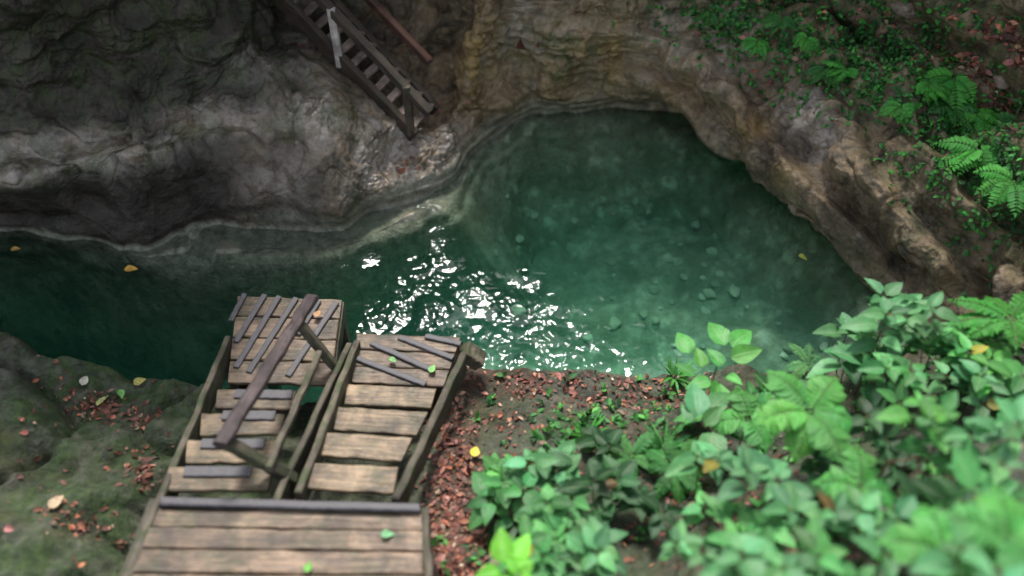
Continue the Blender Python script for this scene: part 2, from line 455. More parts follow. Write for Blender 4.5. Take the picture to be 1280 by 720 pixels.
polish = np.clip(polish + .75 * right * sstep(.75, .40, z), 0, 1)
damp = (1 - .75 * smooth_low) * (1 - .85 * polish)
amp_lip = sstep(-.5, .5, z) * .6 + .4
d = .29 * big * amp_lip * (1 - .6 * polish) + .17 * (rid + .3) * (1 - .5 * polish) +   .15 * soft * (1 - .6 * polish) + .035 * med * damp + .016 * fin * damp
d *= 1 - .55 * left * sstep(1.45, 1.2, z)
d += -.07 * np.clip(ridged(P * .7 + warp * .35 + 21, 1), 0, 1) ** 12 * damp - .035 * np.clip(ridged(P * 1.7 + warp * .4 + 61, 1), 0, 1) ** 12 * damp       # cracks
d += roughp * (1 - polish) * (.10 * (knob - .3))
# diagonal beds in the right wall: shelves stepping back
bed = (z * 1.0 + .20 * x - .12 * y + .22 * warp[:, 0]) * 1.9
saw = bed - np.floor(bed)
d += right * sstep(.2, .6, z) * .26 * (sstep(0, .78, saw) - sstep(.84, 1.0, saw) - .4)
# thin beds low in the middle, gentle wave-cut notch just above the water line
mid = sstep(-1.6, -.8, x) * (1 - right)
b2 = (z + .10 * warp[:, 1]) * 7
s2 = b2 - np.floor(b2)
d += mid * .035 * (sstep(0, .7, s2) - sstep(.78, 1, s2))
d -= .05 * np.exp(-((z - .05) / .07) ** 2)
d *= np.where(z > 3.2, 1.6, 1.0)
P2 = P + Nf * d[:, None]
# the ledge that carries the far stairs stays below them
dark = np.clip(left * sstep(-.2, .2, z) * (.86 + .6 * sstep(-2.4, -4.2, x) + .5 * fbm(P * 1.1 + 7, 3)), 0, 1)  # wet dark rock, with the shade of the left undercut painted in
dark = np.clip(dark + .35 * left * sstep(1.4, 1.9, z), 0, 1)  # painted shade of the recess high on the left
dark = np.maximum(dark, np.clip(np.maximum.reduce([.85 * zone(P, 1170, 320, 1.3, .8, .5), .7 * zone(P, 1060, 290, .7, .45, .5), .6 * zone(P, 985, 215, .6, .35, .5), .7 * zone(P, 1200, 230, .7, .35, .4), .8 * zone(P, 420, 30, .5, .5, .3)]), 0, 1))  # wet brown rock at right; painted shade in the cavity behind the stairs
pale = np.clip(1.1 * np.maximum.reduce([1.2 * zone(P, 475, 185, .55, .5, .4), .6 * zone(P, 330, 75, 1.6, .3, .4), .45 * zone(P, 350, 230, .7, .5, .4), zone(P, 395, 160, 1.0, .3, .4),
        zone(P, 655, 35, 1.2, .5, .5), .6 * zone(P, 830, 50, 1.2, .7, .5), .7 * zone(P, 560, 170, .45, .4, .3), zone(P, 1010, 150, 1.0, .35, .25), zone(P, 1040, 180, 1.0, .3, .2), .6 * zone(P, 900, 60, 1.2, .5, .4),
        .8 * roughp, .5 * zone(P, 150, 195, 1.1, .9, .16)]), 0, 1)
ochre = np.clip(np.maximum.reduce([zone(P, 596, 70, 1.1, .42, .7), .9 * zone(P, 755, 70, .9, .45, .7), .7 * zone(P, 680, 80, .8, .6, .7), .9 * zone(P, 940, 165, .7, .18, .3), .8 * zone(P, 990, 225, .7, .18, .2), .55 * zone(P, 850, 95, .7, .6, .5)]), 0, 1)
slope_up = np.clip(Nf[:, 2], 0, 1)
moss = np.clip(np.maximum.reduce([right * sstep(1.05, 1.7, z + .25 * big) * (.5 + slope_up), .8 * zone(P, 700, 60, 1.0, .8, .6), .7 * zone(P, 430, 150, 1.0, .25, .8),
        .6 * zone(P, 450, 260, .3, .2, .4), .45 * left * sstep(.8, 1.2, z), .5 * zone(P, 1200, 300, .9, .8, .5)]), 0, 1)
lipband = left * np.exp(-((z - 1.24 - .05 * med) / .10) ** 2)
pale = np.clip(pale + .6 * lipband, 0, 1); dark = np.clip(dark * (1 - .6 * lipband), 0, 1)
deepw = sstep(-1.1, -.5, x) * sstep(.0, -.06, z)
rim = np.clip(np.maximum(sstep(.10, .02, z + .05 * med), .75 * polish) * sstep(-1.4, -.1, z) * (1 - .75 * right), 0, 1)
sand = deepw
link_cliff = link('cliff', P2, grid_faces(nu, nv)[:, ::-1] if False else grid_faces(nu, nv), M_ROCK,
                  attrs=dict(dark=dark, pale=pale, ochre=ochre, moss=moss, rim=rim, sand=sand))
tag(link_cliff, None, None, kind='structure')
cliff_bvh = BVHTree.FromPolygons(P2.tolist(), grid_faces(nu, nv).tolist())

# ------------------------------------------------------------------ terrain: near bank
EDGE = [(-500,380),(-120,372),(0,412),(30,436),(62,455),(110,462),(150,464),(200,472),(255,478),(330,484),(430,478),(520,462),(600,452),(650,455),(700,462),(760,464),(830,461),(900,468),(1000,478),(1100,486),(1250,480),(1500,470)]
edge = np.array([list(at(a, b, .32))[:2] for a, b in EDGE])
CTRL = [(-400,420,.5),(0,425,.55),(70,465,.42),(150,475,.36),(250,492,.30),(0,500,.70),(60,560,.66),(180,560,.50),(120,640,.80),(0,700,1.1),(180,715,.72),(230,640,.5),(350,720,.55),(350,620,.35),(450,620,.30),(400,520,.05),
        (560,500,.28),(560,600,.60),(560,715,.85),(620,470,.28),(700,480,.30),(830,475,.30),(700,560,.60),(760,650,.95),(900,560,.75),(1000,500,.48),(1000,650,1.25),(1150,500,.95),(1150,650,1.7),(1280,450,1.2),
        (1280,600,2.0),(1280,760,2.4),(1500,500,1.8),(900,800,1.6),(600,900,1.5),(300,900,.9),(-200,700,1.3),(-300,900,1.6),(1500,800,3.0)]
cp = np.array([list(at(*q)) for q in CTRL])

def poly_sd(xy):
    """signed distance to the near water edge (positive = on the bank, towards the camera)"""
    best = np.full(len(xy), 1e9); sign = np.ones(len(xy))
    for a, b in zip(edge[:-1], edge[1:]):
        ab = b - a; t = np.clip(((xy - a) @ ab) / (ab @ ab), 0, 1)
        q = a + t[:, None] * ab; dd = np.linalg.norm(xy - q, axis=1)
        cr = ab[0] * (xy[:, 1] - a[1]) - ab[1] * (xy[:, 0] - a[0])
        m = dd < best
        best[m] = dd[m]; sign[m] = np.where(cr[m] < 0, 1, -1)
    yl = np.interp(xy[:, 0], edge[:, 0], edge[:, 1])
    return best * np.where(xy[:, 1] < yl, 1, -1)

def bank_z(xy):
    xy = np.asarray(xy, float)
    d2 = ((xy[:, None, :] - cp[None, :, :2]) ** 2).sum(2) + .02
    w = 1 / d2 ** 1.6
    zb = (w * cp[None, :, 2]).sum(1) / w.sum(1)
    q = np.concatenate([xy, np.zeros((len(xy), 1))], 1)
    sd = poly_sd(xy) + .05 * fbm(q * 2.2 + 31, 3)
    lft = sstep(-2.2, -3.0, xy[:, 0])
    zb = zb + (.05 + .085 * lft) * fbm(q * 1.25 + 12, 3) + .05 * fbm(q * 3.6 + 2, 4) + .05 * fbm(q * 6 + 77, 3) * (.4 + .6 * lft) + .016 * fbm(q * 14, 3)
    zb = zb + lft * .10 * (ridged(q * .9 + 44, 2) - .8)
    zb = zb - .16 * lft * np.clip(ridged(q * 1.0 + 3.3, 1), 0, 1) ** 7
    return -2.6 + (zb + 2.6) * sstep(-.42, .05, sd)

gx = np.arange(-8, 8.01, .03); gy = np.concatenate([np.arange(-1.5, 2.6, .08), np.arange(2.6, 7.2, .025)])
GX, GY = np.meshgrid(gx, gy, indexing='ij')
xy = np.stack([GX.ravel(), GY.ravel()], 1)
bz = bank_z(xy)
q3 = np.concatenate([xy, bz[:, None]], 1)
lft = sstep(-1.7, -2.4, xy[:, 0])
bmoss = np.clip(lft * (.55 + 1.5 * fbm(q3 * 1.3 + 70, 3)) + .32 + .5 * fbm(q3 * 2 + 9, 2), 0, 1)
rgt = sstep(-.9, -.4, xy[:, 0])
soil = np.clip(rgt * (-.02 + .75 * sstep(-.2, -.45, xy[:, 0]) + 1.1 * fbm(q3 * 1.1 + 50, 3)) + .25 * lft * sstep(.1, .5, fbm(q3 * 1.5 + 90, 2)), 0, 1)
bv = np.concatenate([xy, bz[:, None]], 1)
bf = grid_faces(len(gx), len(gy))
tag(link('bank', bv, bf, M_BANK, attrs=dict(moss=bmoss, soil=soil)), None, None, kind='structure')
bank_bvh = BVHTree.FromPolygons(bv.tolist(), bf.tolist())
CAM = Vector((0, 0, CAMH))

def hit(px, py, which='bank'):
    d = ray(px, py).normalized()
    r = (bank_bvh if which == 'bank' else cliff_bvh).ray_cast(CAM, d)
    return (r[0], r[1]) if r[0] is not None else (None, None)

def ground(x, y):
    r = bank_bvh.ray_cast(Vector((x, y, 6)), Vector((0, 0, -1)))
    return r[0].z if r[0] is not None else 0.0

# ------------------------------------------------------------------ river bed, water, stones
BEDC = [(600,240,-1.5),(660,190,-1.4),(740,180,-1.4),(800,185,-1.6),(700,200,-.9),(800,170,-.95),(570,262,-.8),(850,172,-1.5),(760,400,-1.15),(850,400,-1.1),(900,330,-.85),(960,420,-.85),(820,310,-1.0),(720,200,-.95),(760,240,-1.35),(830,230,-1.5),(650,220,-1.3),(640,300,-1.35),(560,330,-1.7),(500,400,-2.0),(600,260,-1.1),(700,460,-1.5),
        (620,440,-1.7),(960,250,-2.0),(1000,300,-1.6),(1050,370,-.8),(1060,430,-.4),(900,200,-2.2),(400,340,-2.2),(300,320,-1.6),(250,400,-3.0),(100,400,-3.2),(0,350,-3.2),(-300,350,-3.2),(800,450,-1.3),(880,470,-1.2),(1000,470,-1.0)]
bc = np.array([list(at(*q)) for q in BEDC])
def bed_z(xy):
    xy = np.asarray(xy, float)
    w = 1 / (((xy[:, None, :] - bc[None, :, :2]) ** 2).sum(2) + .05) ** 1.8
    zb = (w * bc[None, :, 2]).sum(1) / w.sum(1)
    q = np.concatenate([xy, np.zeros((len(xy), 1))], 1)
    return zb + .10 * fbm(q * 1.5 + 8, 3) + .03 * fbm(q * 6, 2)
gx = np.arange(-9, 6, .05); gy = np.arange(3.5, 13, .05)
GX, GY = np.meshgrid(gx, gy, indexing='ij'); xy = np.stack([GX.ravel(), GY.ravel()], 1)
rbv = np.concatenate([xy, bed_z(xy)[:, None]], 1)
tag(link('river_bed', rbv, grid_faces(len(gx), len(gy)), M_BED), None, None, kind='structure')

gx = np.arange(-9, 6.01, .06); gy = np.arange(3.6, 12.5, .06)
GX, GY = np.meshgrid(gx, gy, indexing='ij'); n_top = GX.size
top = np.stack([GX.ravel(), GY.ravel(), np.zeros(n_top)], 1)
RIP = [(548,285,.22,.8),(545,320,.25,1),(520,350,.30,.9),(545,385,.32,1),(490,385,.28,.7),(460,390,.25,.6),(590,365,.3,.8),(640,385,.3,.75),(690,415,.34,.8),(740,435,.3,.8),(620,430,.35,.85),(540,430,.35,.9),(790,450,.22,.7),(700,450,.3,.9),(660,345,.2,.7),(600,345,.2,.7),(690,385,.3,.9),(640,450,.35,1),(570,450,.35,1),(745,455,.3,1),(800,445,.2,.7),(765,425,.2,.6),(545,300,.2,1.2),(140,445,.35,.35),(455,320,.15,.5)]
ripple = np.full(n_top, .05)
for a, b, r, s in RIP:
    c = at(a, b, 0)
    ripple = np.maximum(ripple, s * np.exp(-((top[:, 0] - c.x) ** 2 + (top[:, 1] - c.y) ** 2) / (r * 1.0) ** 2))
wf = grid_faces(len(gx), len(gy)).tolist()
nx_, ny_ = len(gx), len(gy)
ring = [i * ny_ for i in range(nx_)] + [(nx_ - 1) * ny_ + j for j in range(1, ny_)] + [i * ny_ + ny_ - 1 for i in range(nx_ - 2, -1, -1)] + [j for j in range(ny_ - 2, 0, -1)]
verts = top.tolist() + [[top[i][0], top[i][1], -4.2] for i in ring]
k = len(ring)
for i in range(k):
    a, b = ring[i], ring[(i + 1) % k]
    wf.append([a, n_top + i, n_top + (i + 1) % k, b])
wf.append([n_top + i for i in range(k)][::-1])
tag(link('water', verts, wf, M_WATER, attrs=dict(ripple=np.concatenate([ripple, np.zeros(k)]))), None, None, kind='structure')

def blob(seed, sx, sy, sz, rough=.18, sub=3):
    import bmesh
    bm = bmesh.new(); bmesh.ops.create_icosphere(bm, subdivisions=sub, radius=1)
    v = np.array([list(q.co) for q in bm.verts]); f = [[q.index for q in p.verts] for p in bm.faces]; bm.free()
    n = fbm(v * .9 + seed * 7.7, 3)
    v = v * (1 + rough * n)[:, None]
    return v * np.array([sx, sy, sz]), f

PROTO = []
for s in range(7):
    v, f = blob(s, 1, 1, .62, .35)
    me = link('river_stone', v, f, M_STONE); PROTO.append(me)
stone_px = []
for _ in range(3000):
    if len(stone_px) >= 150: break
    a, b = random.uniform(620, 1090), random.uniform(165, 450)
    w_ = max(math.exp(-((a - 730) / 90) ** 2 - ((b - 225) / 60) ** 2), .6 * math.exp(-((a - 700) / 60) ** 2 - ((b - 320) / 50) ** 2), math.exp(-((a - 900) / 130) ** 2 - ((b - 330) / 90) ** 2), math.exp(-((a - 1050) / 40) ** 2 - ((b - 400) / 40) ** 2))
    if random.random() > w_: continue
    if any((a - c) ** 2 + (b - d_) ** 2 < 11 ** 2 for c, d_ in stone_px): continue
    stone_px.append((a, b))
used = 0
for a, b in stone_px:
    zz = -1.0
    for _ in range(8):
        c = at(a, b, zz); zz = float(bed_z([[c.x, c.y]])[0])
        r_ = cliff_bvh.ray_cast(Vector((c.x, c.y, -.02)), Vector((0, 0, -1)))
        if r_[0] is not None and r_[0].z > zz: zz = r_[0].z
    if zz > -.38: continue
    c = at(a, b, zz)
    r = random.choice([.03, .035, .045, .05, .055, .06, .07, .085])
    pr = PROTO[used % 7]
    o = pr if used < 7 else pr.copy()
    if used >= 7: COL.objects.link(o)
    o.matrix_basis = Matrix.Translation(c + Vector((0, 0, -r * .12))) @ Matrix.Rotation(random.uniform(0, 6.3), 4, 'Z') @ Matrix.Diagonal((r * random.uniform(.8, 1.3), r, r * random.uniform(.7, 1), 1))
    tag(o, 'rounded pale stone lying on the pool bed under clear green water', 'stone', 'stones on the pool bed')
    used += 1

# ------------------------------------------------------------------ boards
def board(name, quad, thick, mat, parent=None, seg=12, rnd=.012, jit=.004):
    """A worn board whose top face is the quad a-b-c-d (a->b is its length), thick downwards."""
    a, b, c, d_ = [Vector(q) for q in quad]
    ctr = (a + b + c + d_) / 4
    X = ((b - a) + (c - d_)).normalized(); Y0 = ((d_ - a) + (c - b)); Z = X.cross(Y0).normalized()
    if Z.z < 0: Z = -Z
    Y = Z.cross(X).normalized()
    M = Matrix((X, Y, Z)).transposed().to_4x4(); M.translation = ctr
    Mi = M.inverted(); la, lb, lc, ld = [Mi @ q for q in (a, b, c, d_)]
    W = ((ld - la).length + (lc - lb).length) / 2
    e = min(rnd / W, .3); r = min(rnd, thick * .4)
    sec = [(0, -r), (e * .3, -r * .3), (e, 0), (.34, 0), (.66, 0), (1 - e, 0), (1 - e * .3, -r * .3), (1, -r), (1, -thick + r), (1 - e, -thick), (e, -thick), (0, -thick + r)]
    V = []; nS = len(sec)
    ts = [0, .008] + [i / seg for i in range(1, seg)] + [.992, 1]
    for ti, t in enumerate(ts):
        p0 = la.lerp(lb, t); p1 = ld.lerp(lc, t)
        sh = .93 if ti in (0, len(ts) - 1) else 1
        jy, jz = random.gauss(0, jit), random.gauss(0, jit * .7)
        for s, hgt in sec:
            q = p0.lerp(p1, .5 + (s - .5) * (1 if sh == 1 else 1 - .012))
            zz = hgt if sh == 1 else -thick / 2 + (hgt + thick / 2) * sh
            V.append([q.x, q.y + jy * (1 if .05 < t < .95 else .3) + random.gauss(0, jit * .25), q.z + zz + jz * .6 + random.gauss(0, jit * .2)])
    Fc = []
    for i in range(len(ts) - 1):
        for j in range(nS):
            Fc.append([i * nS + j, i * nS + (j + 1) % nS, (i + 1) * nS + (j + 1) % nS, (i + 1) * nS + j])
    Fc.append(list(range(nS))[::-1]); Fc.append([(len(ts) - 1) * nS + j for j in range(nS)])
    o = link(name, V, Fc, mat, parent, M, smooth=False)
    return o

def bar(name, p, q, w, h, mat, parent=None, side=None, seg=10, jit=.004, rnd=.012):
    p, q = Vector(p), Vector(q); X = (q - p).normalized()
    s = Vector(side) if side else Vector((0, 0, 1)).cross(X)
    s = (s - X * s.dot(X)).normalized() * (w / 2)
    return board(name, [p - s, q - s, q + s, p + s], h, mat, parent, seg, rnd, jit)

def zq(zx, zy):                                        # measured on a 1.894x enlargement of the stairs
    return 120 + zx / 1.894, 340 + zy / 1.894
def zat(zx, zy, z): return at(*zq(zx, zy), z)
def quadz(pts, z):
    if not isinstance(z, (list, tuple)): z = [z] * 4
    return [zat(px, py, zz) for (px, py), zz in zip(pts, z)]

def strip(name, p, q, w, h, mat, parent, z_lift=.0):
    """A rounded rubber strip lying on a board."""
    up = Vector((0, 0, h + z_lift))
    return bar(name, Vector(p) + up, Vector(q) + up, w, h, mat, parent, None, 14, .0012, min(w, h) * .45)

LZ = 1.20
# landing deck -----------------------------------------------------
root = thing('wooden_landing', 'wide brown plank landing with a dark strip along its far edge', 'landing', at(360, 690, LZ - .1))
a0, a1 = zat(150, 555, LZ), zat(770, 568, LZ)           # far edge
b0, b1 = zat(30, 800, LZ), zat(778, 800, LZ)
splits = [0, .205, .425, .66, .90, 1.16, 1.42]
for i in range(len(splits) - 1):
    s, e = splits[i] + .006, splits[i + 1] - .006
    dz = Vector((0, 0, random.uniform(-.008, .008)))
    board('plank', [a0.lerp(b0, s) + dz, a1.lerp(b1, s) + dz, a1.lerp(b1, e) + dz, a0.lerp(b0, e) + dz], .045, M_DECK, root, 14, .012, .003)
board('edge_strip', quadz([(152, 530), (765, 546), (767, 566), (150, 550)], LZ + .045), .045, M_RUB, root, 16, .015, .0012)
bar('side_beam', zat(140, 535, LZ + .01), zat(40, 800, LZ + .01), .09, .22, M_STR, root)
bar('side_beam', zat(778, 556, LZ - .02), zat(792, 800, LZ - .02), .06, .20, M_STR, root)
bar('front_beam', zat(160, 545, LZ - .05), zat(765, 558, LZ - .05), .06, .16, M_STR, root)
for pxz, pyz in ((170, 600), (745, 610)):
    p = zat(pxz, pyz, LZ - .05); bar('post', p, Vector((p.x, p.y, ground(p.x, p.y) - .1)), .11, .11, M_STR, root, (1, 0, 0))

# left flight ------------------------------------------------------
root = thing('wooden_stairs', 'left wooden stair flight with dark handrail and rubber pads on its treads', 'stairs', zat(330, 400, .7), 'wooden stair flights down from the landing')
bar('stringer', zat(140, 560, LZ - .02), zat(312, 150, .70), .055, .24, M_STR, root)
bar('stringer', zat(425, 540, LZ - .02), zat(600, 165, .70), .055, .30, M_STR, root)
LT = [([(288, 277), (475, 280), (462, 325), (283, 322)], .80, [(330, 290), (465, 292)]), ([(250, 333), (448, 335), (432, 384), (246, 387)], .90, [(300, 341), (425, 341)]),
      ([(216, 396), (425, 398), (410, 450), (212, 452)], 1.00, [(250, 408), (400, 408)]), ([(174, 460), (418, 460), (406, 516), (165, 518)], 1.10, [(210, 474), (368, 474)])]
for qd, zz, pad in LT:
    t = board('tread', quadz(qd, zz), .045, M_TREAD, root, 10, .012, .004)
    strip('grip_pad', zat(*pad[0], zz), zat(*pad[1], zz), .095, .022, M_RUB, t)
# handrail: top rail > posts and middle rail
hr = bar('handrail', zat(292, 402, 1.66), zat(512, 52, 1.22), .118, .075, M_DARKW, root, None, 14, .005, .025)
bar('post', zat(478, 128, 1.24), zat(566, 232, .72), .08, .08, M_STR, hr, (1, 0, 0))
bar('post', zat(305, 392, 1.62), zat(478, 488, 1.04), .09, .09, M_STR, hr, (0, 1, 0))
bar('middle_rail', zat(408, 460, 1.30), zat(528, 185, 1.02), .055, .06, M_STR, hr, None, 12, .006)

# right flight -----------------------------------------------------
root = thing('wooden_stairs', 'right wooden stair flight with four bare pale treads and no handrail', 'stairs', zat(650, 400, .7), 'wooden stair flights down from the landing')
bar('stringer', zat(478, 520, LZ - .06), zat(618, 160, .76), .060, .22, M_STR, root)
bar('stringer', zat(708, 535, LZ - .02), zat(872, 190, .76), .065, .24, M_STR, root)
RT = [([(594, 264), (806, 275), (792, 322), (588, 312)], .74), ([(572, 318), (786, 330), (758, 386), (562, 372)], .84), ([(542, 379), (750, 391), (722, 448), (527, 434)], .94), ([(502, 449), (716, 460), (704, 524), (488, 510)], 1.04)]
for qd, zz in RT:
    board('tread', quadz(qd, zz), .045, M_TREAD, root, 10, .012, .004)

# lower platforms ----------------------------------------------------
def platform(label, corners, z, nb, strips, w):
    c = [zat(px, py, z) for px, py in corners]         # far-left, far-right, near-right, near-left
    ctr = sum(c, Vector()) / 4
    root = thing('wooden_platform', label, 'platform', Vector((ctr.x, ctr.y, z - .1)), 'jumping platforms over the pool')
    for i in range(nb):
        s, e = i / nb + .008, (i + 1) / nb - .008
        dz = Vector((0, 0, random.uniform(-.006, .006)))
        board('plank', [c[0].lerp(c[3], s) + dz, c[1].lerp(c[2], s) + dz, c[1].lerp(c[2], e) + dz, c[0].lerp(c[3], e) + dz], .05, M_DECK, root, 10, .012, .004)
    for st in strips:
        (p, q) = st[:2]; ww = st[2] if len(st) > 2 else w
        strip('grip_strip', zat(*p, z), zat(*q, z), ww, .026, M_RUB, root)
    for s in (.02, .98):
        p0 = c[0].lerp(c[1], s); p1 = c[3].lerp(c[2], s); dn = Vector((0, 0, -.055))
        bar('beam', p0 + dn, p1 + dn, .07, .16, M_STR, root)
    for s in (.06, .94):
        for t in (.08, .9):
            p = c[0].lerp(c[1], s).lerp(c[3].lerp(c[2], s), t) - Vector((0, 0, .22))
            bar('post', p, Vector((p.x, p.y, -1.9)), .11, .11, M_STR, root, (1, 0, 0))
    return root, c

LPL = [((352, 54), (320, 118), .055), ((400, 56), (332, 168)), ((434, 60), (332, 228)), ((474, 64), (362, 240)), ((528, 70), (478, 150)), ((570, 74), (455, 248))]
platform('left plank platform over the water with six rubber strips and the handrail above', [(335, 54), (582, 62), (555, 268), (312, 264)], .66, 4, LPL, .060)
RPL = [((652, 170), (800, 236)), ((718, 156), (846, 206)), ((780, 154), (864, 172), .06), ((618, 206), (780, 268))]
rp, rc = platform('right plank platform beside the leafy bank with slanting rubber strips', [(618, 145), (864, 152), (822, 272), (606, 262)], .68, 3, RPL, .060)
bar('corner_block', zat(882, 178, .70), zat(922, 206, .55), .16, .14, M_STR, rp)

# far staircase on the cliff ------------------------------------------
def far_stairs():
    S0, S1 = at(522, 166, .62), at(340, -22, 1.95)
    F0 = at(562, 118, .62); wv = Vector((F0.x - S0.x, F0.y - S0.y, 0)) * .66
    root = thing('cliff_staircase', 'dark open wooden staircase with handrails climbing the far rock wall', 'staircase', S0)
    dirv = (S1 - S0)
    bar('stringer', S0, S1, .085, .20, M_OLDW, root)
    bar('stringer', S0 + wv, S1 + wv, .08, .19, M_OLDW, root)
    n = 12
    for i in range(n):
        t = (i + .6) / n
        p = S0 + dirv * t + Vector((0, 0, -.02)); r = Vector((dirv.x, dirv.y, 0)).normalized() * .055
        e = wv.normalized() * .03
        board('tread', [p - r + e, p - r + wv - e, p + r + wv - e, p + r + e], .04, M_PALEW, root, 6, .01, .003)
    h = Vector((0, 0, .60))
    ext = dirv.normalized() * .28
    bar('handrail', S0 + h - ext - Vector((0, 0, .03)), S1 + h, .105, .10, M_OLDW, root)
    bar('handrail', S0 + wv + h + ext * .3, S1 + wv + h, .09, .09, M_REDW, root)
    for t, mt, ps in ((.05, M_OLDW, -.12), (.55, M_POST, -.20)):
        p = S0 + dirv * t
        o = Vector((.0, -.055, 0))
        bar('post', p + h + o - Vector((0, 0, .03)), p + o + Vector((0, 0, ps)), .095, .07, mt, root, (1, 0, 0), 3, .001)
    for t in (.92,):
        p = S0 + dirv * t + wv
        bar('post', p + h, p + Vector((0, 0, -.45)), .07, .06, M_OLDW, root, (1, 0, 0))
far_stairs()

# ------------------------------------------------------------------ leaves and plants
def leaf_template(ns=9, nc=5, droop=.25, fold=.22, shape='ovate'):
    V, UV = [], []
    for i in range(ns):
        t = i / (ns - 1)
        if shape == 'ovate': w = .29 * (math.sin(math.pi * min(1, t ** .72)) ** .85) * (1 - .30 * t) + (.012 if 0 < t < 1 else .004)
        elif shape == 'lance': w = .15 * math.sin(math.pi * t ** .8) ** .9 + .004
        else: w = .20 * math.sin(math.pi * t ** .85) ** .8 + .004
        for j in range(nc):
            s = j / (nc - 1) * 2 - 1
            V.append([t, s * w, fold * abs(s) * w * 1.3 - droop * t * t + .018 * math.sin(t * 23 + s * 2) * abs(s)])
            UV.append([(s + 1) / 2, t])
    return np.array(V), np.array(UV), grid_faces(ns, nc)[:, ::-1]
TPL = {'ovate': [leaf_template(10, 5, dr, fo) for dr, fo in ((.08, .25), (.2, .3), (.34, .2), (.15, .45))],
       'lance': [leaf_template(6, 3, dr, .3, 'lance') for dr in (.1, .3, .5)],
       'leaflet': [leaf_template(5, 3, dr, .25, 'leaflet') for dr in (.1, .3)]}

class LeafMesh:
    def __init__(s): s.V, s.U, s.F, s.T, s.n = [], [], [], [], 0
    def add(s, shape, base, direction, normal, length, tint, width=1.0):
        V, U, Fc = random.choice(TPL[shape])
        X = np.array(direction); X = X / np.linalg.norm(X); Z = np.array(normal); Z = Z - X * (Z @ X); Z /= (np.linalg.norm(Z) + 1e-9); Y = np.cross(Z, X)
        W = (V[:, :1] * X + V[:, 1:2] * Y * width + V[:, 2:3] * Z) * length + np.array(base)
        s.V.append(W); s.U.append(U); s.F.append(Fc + s.n); s.T.append(np.tile(np.array(tint), (len(V), 1))); s.n += len(V)
    def build(s, name, mat, parent, loc):
        return link(name, np.concatenate(s.V) - np.array(loc), np.concatenate(s.F), mat, parent, None, attrs=dict(tint=np.concatenate(s.T)), uv=np.concatenate(s.U))

class TubeMesh:
    def __init__(s): s.V, s.F = [], []
    def add(s, pts, r0, r1, k=5):
        b = len(s.V); n = len(pts)
        for i, p in enumerate(pts):
            r = r0 + (r1 - r0) * i / (n - 1)
            tdir = (Vector(pts[min(i + 1, n - 1)]) - Vector(pts[max(i - 1, 0)])).normalized()
            a = tdir.orthogonal().normalized(); c = tdir.cross(a)
            for j in range(k):
                q = Vector(p) + a * (r * math.cos(6.2832 * j / k)) + c * (r * math.sin(6.2832 * j / k)); s.V.append(list(q))
        for i in range(n - 1):
            for j in range(k): s.F.append([b + i * k + j, b + i * k + (j + 1) % k, b + (i + 1) * k + (j + 1) % k, b + (i + 1) * k + j])
        s.F.append([b + (n - 1) * k + j for j in range(k)])
    def build(s, name, mat, parent, loc):
        return link(name, (np.array(s.V) - np.array(loc)), s.F, mat, parent)

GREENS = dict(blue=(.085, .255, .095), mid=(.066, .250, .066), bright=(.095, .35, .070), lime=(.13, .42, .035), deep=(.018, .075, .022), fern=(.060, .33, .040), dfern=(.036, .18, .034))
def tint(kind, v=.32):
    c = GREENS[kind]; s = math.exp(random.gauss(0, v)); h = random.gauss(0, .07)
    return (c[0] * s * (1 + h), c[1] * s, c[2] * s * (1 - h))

def curve(a, b, sag=.0, n=6, side=0.0):
    a, b = Vector(a), Vector(b); mid = (a + b) / 2 + Vector((random.gauss(0, 1) * side, random.gauss(0, 1) * side, sag))
    return [a * (1 - t) ** 2 + mid * (2 * t * (1 - t)) + b * t * t for t in [i / (n - 1) for i in range(n)]]

def anchor(px, py, h, which='bank'):
    """crown point at pixel, h above the ground -> (crown, base)"""
    lo = None
    d = ray(px, py); t = 2.0
    while t < 14:
        p = CAM + d * t
        if p.z - ground(p.x, p.y) <= h: lo = p; break
        t += .03
    if lo is None: lo = at(px, py, .5 + h)
    return lo, Vector((lo.x, lo.y, ground(lo.x, lo.y)))

def whorl(L, S, node, axis, n, size, kind, spread=1.0, phase=0, shape='ovate', tv=.32):
    """leaves round a node on a stem"""
    axis = Vector(axis).normalized(); a = axis.orthogonal().normalized(); b = axis.cross(a)
    for k in range(n):
        ph = phase + 6.2832 * k / n + random.gauss(0, .2)
        o = a * math.cos(ph) + b * math.sin(ph)
        lift = random.uniform(.05, .55) / spread
        d = (o + axis * lift).normalized()
        nrm = (axis * 1.0 - o * (lift * .6) + Vector((random.gauss(0, .22), random.gauss(0, .22), .5))).normalized()
        sz = size * random.uniform(.5, 1.15)
        st = Vector(node) + d * (.16 * sz)
        if S is not None: S.add([Vector(node), Vector(node) + d * (.10 * sz), st], .0035, .0022, 4)
        tc = tint(kind, tv)
        q_ = random.random()
        if q_ < .012 and sz < .2: tc = (tc[1] * 1.1, tc[1] * .95, tc[2] * .4)
        elif q_ < .022 and sz < .18: tc = (.16, .085, .03)
        L.add(shape, st, d, nrm, sz, tc, random.uniform(.95, 1.3))

